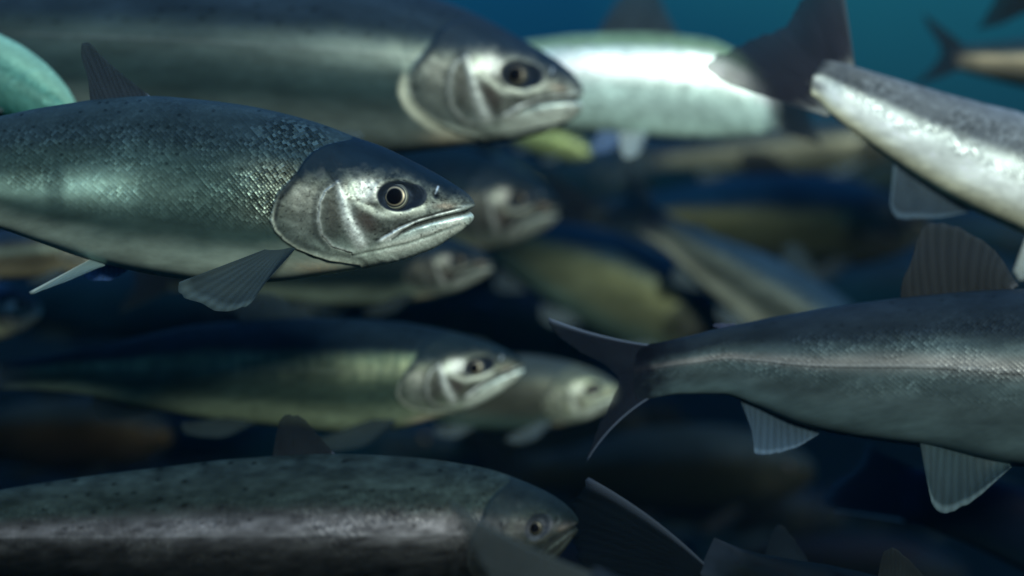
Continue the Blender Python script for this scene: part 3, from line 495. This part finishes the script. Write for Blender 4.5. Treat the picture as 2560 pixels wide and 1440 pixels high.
# G: bottom left, nearer than the rest
Fish("large salmon along the bottom left with a pinkish side stripe and small dark dorsal fin", 0.86, P_G, top=[(-420, 1330), (-300, 1300), (0, 1225), (200, 1193), (400, 1168), (600, 1146), (830, 1135), (1000, 1142), (1200, 1168), (1320, 1208), (1400, 1250), (1435, 1282)],
     bot=[(-420, 1400), (-300, 1420), (0, 1470), (300, 1510), (700, 1540), (1000, 1535), (1200, 1500), (1320, 1450), (1390, 1398), (1432, 1345)], tip=(1448, 1312), gill=(1170, 1330), N=320, R=240, seed=21, fins=[
    dict(name="dorsal_fin", base=[(680, 1145), (838, 1136)], tip=[(690, 1085), (700, 1052), (718, 1036), (742, 1038), (790, 1082), (834, 1132)], col=(0.010, 0.013, 0.016), lead=("1", (0.05, 0.06, 0.08)), opac=0.97),
    dict(name="tail_fin", base=[(-415, 1330), (-415, 1400)], tip=[(-560, 1240), (-530, 1365), (-570, 1490)], col=navy, lead=("2", pale_e))])
# smaller and farther fish
def bgfish(label, d, pal_, gen, ang=0, yaw=0, seed=30, N=130, R=100, skip=(), **k):
    return Fish(label, d, pal_, gen=gen, ang=ang, yaw=yaw, seed=seed, N=N, R=R, **k)
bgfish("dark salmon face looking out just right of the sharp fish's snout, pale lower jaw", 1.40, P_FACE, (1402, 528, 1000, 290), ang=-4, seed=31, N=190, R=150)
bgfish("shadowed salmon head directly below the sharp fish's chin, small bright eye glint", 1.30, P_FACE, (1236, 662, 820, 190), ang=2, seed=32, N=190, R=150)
Fish("pale olive headed salmon seen between the two snouts and the forked dark tail at centre", 1.30, pal(back=(0.03, 0.04, 0.04), flank=(0.06, 0.065, 0.05), belly=(0.07, 0.12, 0.105), band=(0.075, 0.078, 0.06), plate=(0.42, 0.46, 0.30), headc=0.8, crown=(0.05, 0.06, 0.05), vb=0.72),
     gen=(1552, 985, 720, 190), ang=0, seed=33, N=190, R=150)
bgfish("salmon with a narrow pale lower flank slanting down from a dark tail at picture centre", 1.52, pal(back=(0.012, 0.026, 0.04), flank=(0.05, 0.06, 0.05), belly=(0.40, 0.42, 0.32), band=(0.06, 0.07, 0.06), headc=0.1, plate=(0.03,0.03,0.025), lat=0), (2250, 960, 760, 200), ang=-33, seed=34)
bgfish("olive yellow salmon in the dim right centre below the blue backed one", 1.68, P_OLIVE, (2330, 570, 860, 240), ang=-2, seed=35)
bgfish("tan sided salmon just under the white fish and the spread tail", 1.86, pal(back=(0.02, 0.03, 0.035), flank=(0.12, 0.12, 0.085), belly=(0.10, 0.12, 0.09), band=(0.15, 0.145, 0.10), headc=0.1, plate=(0.03,0.03,0.025), lat=0), (2320, 350, 700, 130), ang=4, seed=36)
bgfish("broad olive green salmon slanting down at lower centre above the thin tail edge", 1.58, pal(back=(0.010, 0.025, 0.035), flank=(0.09, 0.10, 0.055), belly=(0.07, 0.12, 0.10), band=(0.12, 0.125, 0.06), headc=0.1, plate=(0.03,0.04,0.025), lat=0, vb=0.7), (1850, 860, 760, 260), ang=-24, seed=37)
bgfish("small pale jawed salmon head poking in at the left edge below the sharp fish", 1.30, pal(belly=(0.55, 0.60, 0.36), headc=1.2), (104, 772, 420, 150), ang=4, seed=38)
bgfish("pale sea green salmon nose at the left edge behind the tall dorsal fin", 1.06, pal(back=(0.13, 0.26, 0.20), flank=(0.055, 0.16, 0.135), belly=(0.02, 0.10, 0.09), band=(0.12, 0.26, 0.21), vb=0.72, face=0, metal=0.1, spots=0, lat=0), (190, 292, 640, 190), ang=-27, seed=39, eye=False)
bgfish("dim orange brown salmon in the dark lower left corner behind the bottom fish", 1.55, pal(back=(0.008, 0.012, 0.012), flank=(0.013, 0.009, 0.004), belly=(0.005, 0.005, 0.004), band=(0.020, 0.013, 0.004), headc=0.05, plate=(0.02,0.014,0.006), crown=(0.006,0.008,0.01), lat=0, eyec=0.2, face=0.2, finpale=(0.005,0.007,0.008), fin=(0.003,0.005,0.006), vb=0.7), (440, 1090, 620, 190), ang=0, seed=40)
Fish("tan tailed salmon swimming off the upper right edge, forked tail dark against green water", 1.38, pal(back=(0.012, 0.03, 0.04), flank=(0.15, 0.13, 0.09), belly=(0.03, 0.05, 0.05), band=(0.30, 0.25, 0.16), scl=0.03, tdw=0.05),
     top=[(2385, 112), (2450, 108), (2600, 92), (2800, 78), (2950, 110)], bot=[(2385, 172), (2450, 190), (2600, 225), (2800, 245), (2950, 200)], tip=(3010, 155), gill=(2860, 150), N=120, R=90, seed=41, fins=[
    dict(name="tail_fin", base=[(2410, 112), (2405, 172)], tip=[(2308, 32), (2318, 62), (2352, 128), (2318, 180), (2262, 225)], col=(0.008, 0.016, 0.024), opac=0.98, ntt=80)])
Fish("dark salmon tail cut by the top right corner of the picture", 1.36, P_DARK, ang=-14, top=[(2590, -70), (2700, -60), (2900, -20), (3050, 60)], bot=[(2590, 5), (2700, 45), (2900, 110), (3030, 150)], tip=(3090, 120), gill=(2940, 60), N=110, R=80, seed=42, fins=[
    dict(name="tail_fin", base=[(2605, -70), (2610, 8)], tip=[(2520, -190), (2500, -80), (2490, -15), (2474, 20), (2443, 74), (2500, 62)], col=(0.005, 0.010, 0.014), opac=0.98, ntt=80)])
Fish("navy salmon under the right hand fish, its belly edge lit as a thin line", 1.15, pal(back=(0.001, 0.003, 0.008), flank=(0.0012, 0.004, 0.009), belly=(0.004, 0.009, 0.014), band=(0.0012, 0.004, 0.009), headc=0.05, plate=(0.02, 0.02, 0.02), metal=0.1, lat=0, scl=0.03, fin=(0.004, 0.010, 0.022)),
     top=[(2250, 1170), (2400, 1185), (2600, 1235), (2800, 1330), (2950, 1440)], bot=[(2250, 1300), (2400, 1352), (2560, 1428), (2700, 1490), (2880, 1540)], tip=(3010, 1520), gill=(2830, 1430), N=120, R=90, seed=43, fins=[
    dict(name="tail_fin", base=[(2290, 1172), (2285, 1308)], tip=[(2168, 1115), (2148, 1162), (2100, 1200), (2062, 1236), (2056, 1257), (2088, 1277)], col=(0.004, 0.011, 0.024), edge=(0.05, 0.08, 0.10), lead=("1", (0.30, 0.33, 0.33)), opac=0.96, ntt=90)])  # pale tail edges colour in a lit rim
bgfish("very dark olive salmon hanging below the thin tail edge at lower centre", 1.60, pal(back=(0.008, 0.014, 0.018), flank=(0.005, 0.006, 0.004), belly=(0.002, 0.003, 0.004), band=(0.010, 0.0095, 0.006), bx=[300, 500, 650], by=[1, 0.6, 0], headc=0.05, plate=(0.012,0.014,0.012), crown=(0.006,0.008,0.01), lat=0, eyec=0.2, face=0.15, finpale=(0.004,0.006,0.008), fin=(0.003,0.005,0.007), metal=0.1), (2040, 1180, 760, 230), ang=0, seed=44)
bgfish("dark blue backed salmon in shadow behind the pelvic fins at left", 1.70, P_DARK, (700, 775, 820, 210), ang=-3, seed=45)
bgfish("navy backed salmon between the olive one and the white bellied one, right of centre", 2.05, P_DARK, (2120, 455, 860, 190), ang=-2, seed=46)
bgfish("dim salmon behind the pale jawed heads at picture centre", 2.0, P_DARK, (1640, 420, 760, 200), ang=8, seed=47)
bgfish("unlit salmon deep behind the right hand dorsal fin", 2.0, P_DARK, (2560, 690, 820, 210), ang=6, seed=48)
bgfish("black silhouetted salmon low behind the bottom fish's dorsal fin", 1.75, P_DARK, (1150, 1110, 900, 170), ang=-2, seed=49)
bgfish("tan bellied salmon tucked under the sharp fish at the left edge", 1.22, pal(belly=(0.30, 0.27, 0.17), flank=(0.10, 0.09, 0.06)), (330, 615, 640, 130), ang=4, seed=50)
bgfish("small added salmon with a yellow green glint painted on its flank, just above the dark face", 1.62, pal(back=(0.02, 0.04, 0.04), flank=(0.36, 0.40, 0.24), belly=(0.20, 0.26, 0.18), band=(0.45, 0.48, 0.30), bx=[560, 700, 800], by=[0, 1, 1], headc=0.3, plate=(0.3, 0.33, 0.2), face=0.4, lat=0, fin=(0.006, 0.009, 0.013)), (1352, 462, 300, 92), ang=-12, seed=55, eye=False)  # fish added to carry a glint as pale flank colour
bgfish("yellowish salmon nose tucked beside the white fish's bluish pelvic fin", 1.60, pal(back=(0.05, 0.07, 0.04), flank=(0.24, 0.30, 0.12), belly=(0.12, 0.16, 0.08), band=(0.28, 0.34, 0.14), face=0.3, headc=0.3, plate=(0.3, 0.36, 0.16), lat=0, fin=(0.006, 0.009, 0.013)), (1482, 385, 300, 96), ang=-18, seed=56, eye=False)
shoal = [(1480, 640, 2.3, 6), (1960, 700, 2.2, -8), (2240, 640, 2.4, 5), (2620, 600, 2.3, -4), (1700, 1040, 2.1, 4), (2120, 1290, 2.0, -5), (2560, 1240, 2.2, 3), (1420, 1200, 2.2, -3), (860, 760, 2.2, 4), (420, 800, 2.1, -5),
         (640, 1010, 2.3, 3), (1260, 790, 2.4, -6), (2700, 380, 2.4, 6), (1900, 560, 2.5, 10), (330, 1300, 2.3, 2), (1800, 1400, 2.1, 5), (2420, 1440, 2.0, -6), (1000, 1060, 2.5, 0), (1120, 560, 2.4, -6), (1560, 880, 2.5, -14)]
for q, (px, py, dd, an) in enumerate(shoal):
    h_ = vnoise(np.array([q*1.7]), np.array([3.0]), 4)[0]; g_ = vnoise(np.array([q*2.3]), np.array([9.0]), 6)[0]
    low_ = max(0.10, 1 - max(0, py - 600)/550)  # skin colour darkened to paint in fainter light lower down
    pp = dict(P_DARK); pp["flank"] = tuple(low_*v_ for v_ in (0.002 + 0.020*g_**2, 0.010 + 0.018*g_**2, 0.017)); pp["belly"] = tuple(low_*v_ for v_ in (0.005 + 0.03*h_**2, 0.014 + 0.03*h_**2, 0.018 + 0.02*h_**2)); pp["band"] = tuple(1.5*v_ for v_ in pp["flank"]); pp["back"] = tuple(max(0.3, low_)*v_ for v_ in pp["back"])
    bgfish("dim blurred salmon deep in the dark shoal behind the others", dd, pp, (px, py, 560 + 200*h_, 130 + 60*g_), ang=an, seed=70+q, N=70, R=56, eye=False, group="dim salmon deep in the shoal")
# fish coming up from below the frame: only a fin or tail lobe shows
low = pal(back=(0.002, 0.004, 0.006), flank=(0.003, 0.005, 0.006), belly=(0.008, 0.011, 0.011), band=(0.005, 0.007, 0.007), headc=0.1, plate=(0.02, 0.02, 0.02), metal=0.1, lat=0, scl=0.03)  # dim light of the bottom water put into these colours
Fish("bottom edge salmon whose grey tail lobe crosses the large fish's cheek", 0.74, low, gen=(2150, 1790, 760, 230), ang=-26, seed=51, N=110, R=90, fins=[
    dict(name="tail_fin", base=[(1480, 1425), (1415, 1520)], tip=[(1126, 1253), (1140, 1290), (1180, 1370), (1230, 1470), (1250, 1560), (1240, 1640)], col=(0.035, 0.042, 0.042), lead=("0", (0.05, 0.065, 0.07)), opac=0.97, ntt=100, cv=(-16, 0))])
Fish("dark tailed salmon rising right of the bottom fish's snout", 0.97, low, gen=(2550, 1740, 860, 260), ang=-24, seed=52, N=110, R=90, fins=[
    dict(name="tail_fin", base=[(1740, 1395), (1700, 1500)], tip=[(1475, 1196), (1462, 1215), (1420, 1290), (1440, 1380), (1470, 1470), (1400, 1560)], col=(0.003, 0.005, 0.007), lead=("0", (0.04, 0.05, 0.065)), opac=0.98, ntt=100, cv=(14, 0))])
Fish("salmon below the frame showing a thin pointed dorsal fin at bottom right", 1.0, low, gen=(2300, 1530, 700, 190), ang=0, seed=53, N=110, R=90, fins=[
    dict(name="dorsal_fin", base=[(1900, 1445), (2050, 1445)], tip=[(1915, 1380), (1938, 1318), (1950, 1310), (1975, 1335), (2045, 1442)], col=(0.008, 0.013, 0.018), lead=("1", (0.05, 0.075, 0.09)), opac=0.95),
    dict(name="tail_fin", base=[(1605, 1495), (1605, 1560)], tip=[(1490, 1470), (1520, 1530), (1490, 1600)], col=navy)])
Fish("salmon below the frame showing a blunt grey dorsal fin nearest the lower right corner", 0.92, low, gen=(2600, 1560, 760, 200), ang=0, seed=54, N=110, R=90, fins=[
    dict(name="dorsal_fin", base=[(2190, 1462), (2330, 1462)], tip=[(2200, 1410), (2212, 1376), (2232, 1370), (2262, 1390), (2326, 1458)], col=(0.013, 0.016, 0.016), lead=("1", (0.05, 0.06, 0.06)), opac=0.95),
    dict(name="tail_fin", base=[(1842, 1525), (1842, 1590)], tip=[(1700, 1500), (1740, 1560), (1700, 1640)], col=navy)])

# ------------------------------------------------------------------ the water itself
def haze_box():
    x, y0, y1, z0, z1 = 3.2, -0.6, 3.4, -2.0, 1.0
    v = [(sx*x, y, z) for z in (z0, z1) for y in (y0, y1) for sx in (-1, 1)]
    f = [(0, 2, 3, 1), (4, 5, 7, 6), (0, 1, 5, 4), (2, 6, 7, 3), (0, 4, 6, 2), (1, 3, 7, 5)]
    me = bpy.data.meshes.new("haze"); me.from_pydata(v, [], f); o = bpy.data.objects.new("haze", me); COL.objects.link(o)
    o["kind"] = "stuff"; o["label"] = "blue green water haze filling the whole scene"; o["category"] = "haze"
    m = bpy.data.materials.new("water_haze"); m.use_nodes = True; t = m.node_tree; t.nodes.clear()
    om = nd(t, "ShaderNodeOutputMaterial"); vol = nd(t, "ShaderNodeVolumePrincipled"); t.links.new(vol.outputs[0], om.inputs["Volume"])
    vol.inputs["Color"].default_value = (0.045, 0.26, 0.40, 1); vol.inputs["Density"].default_value = 0.010; vol.inputs["Anisotropy"].default_value = 0.0
    me.materials.append(m)
haze_box()
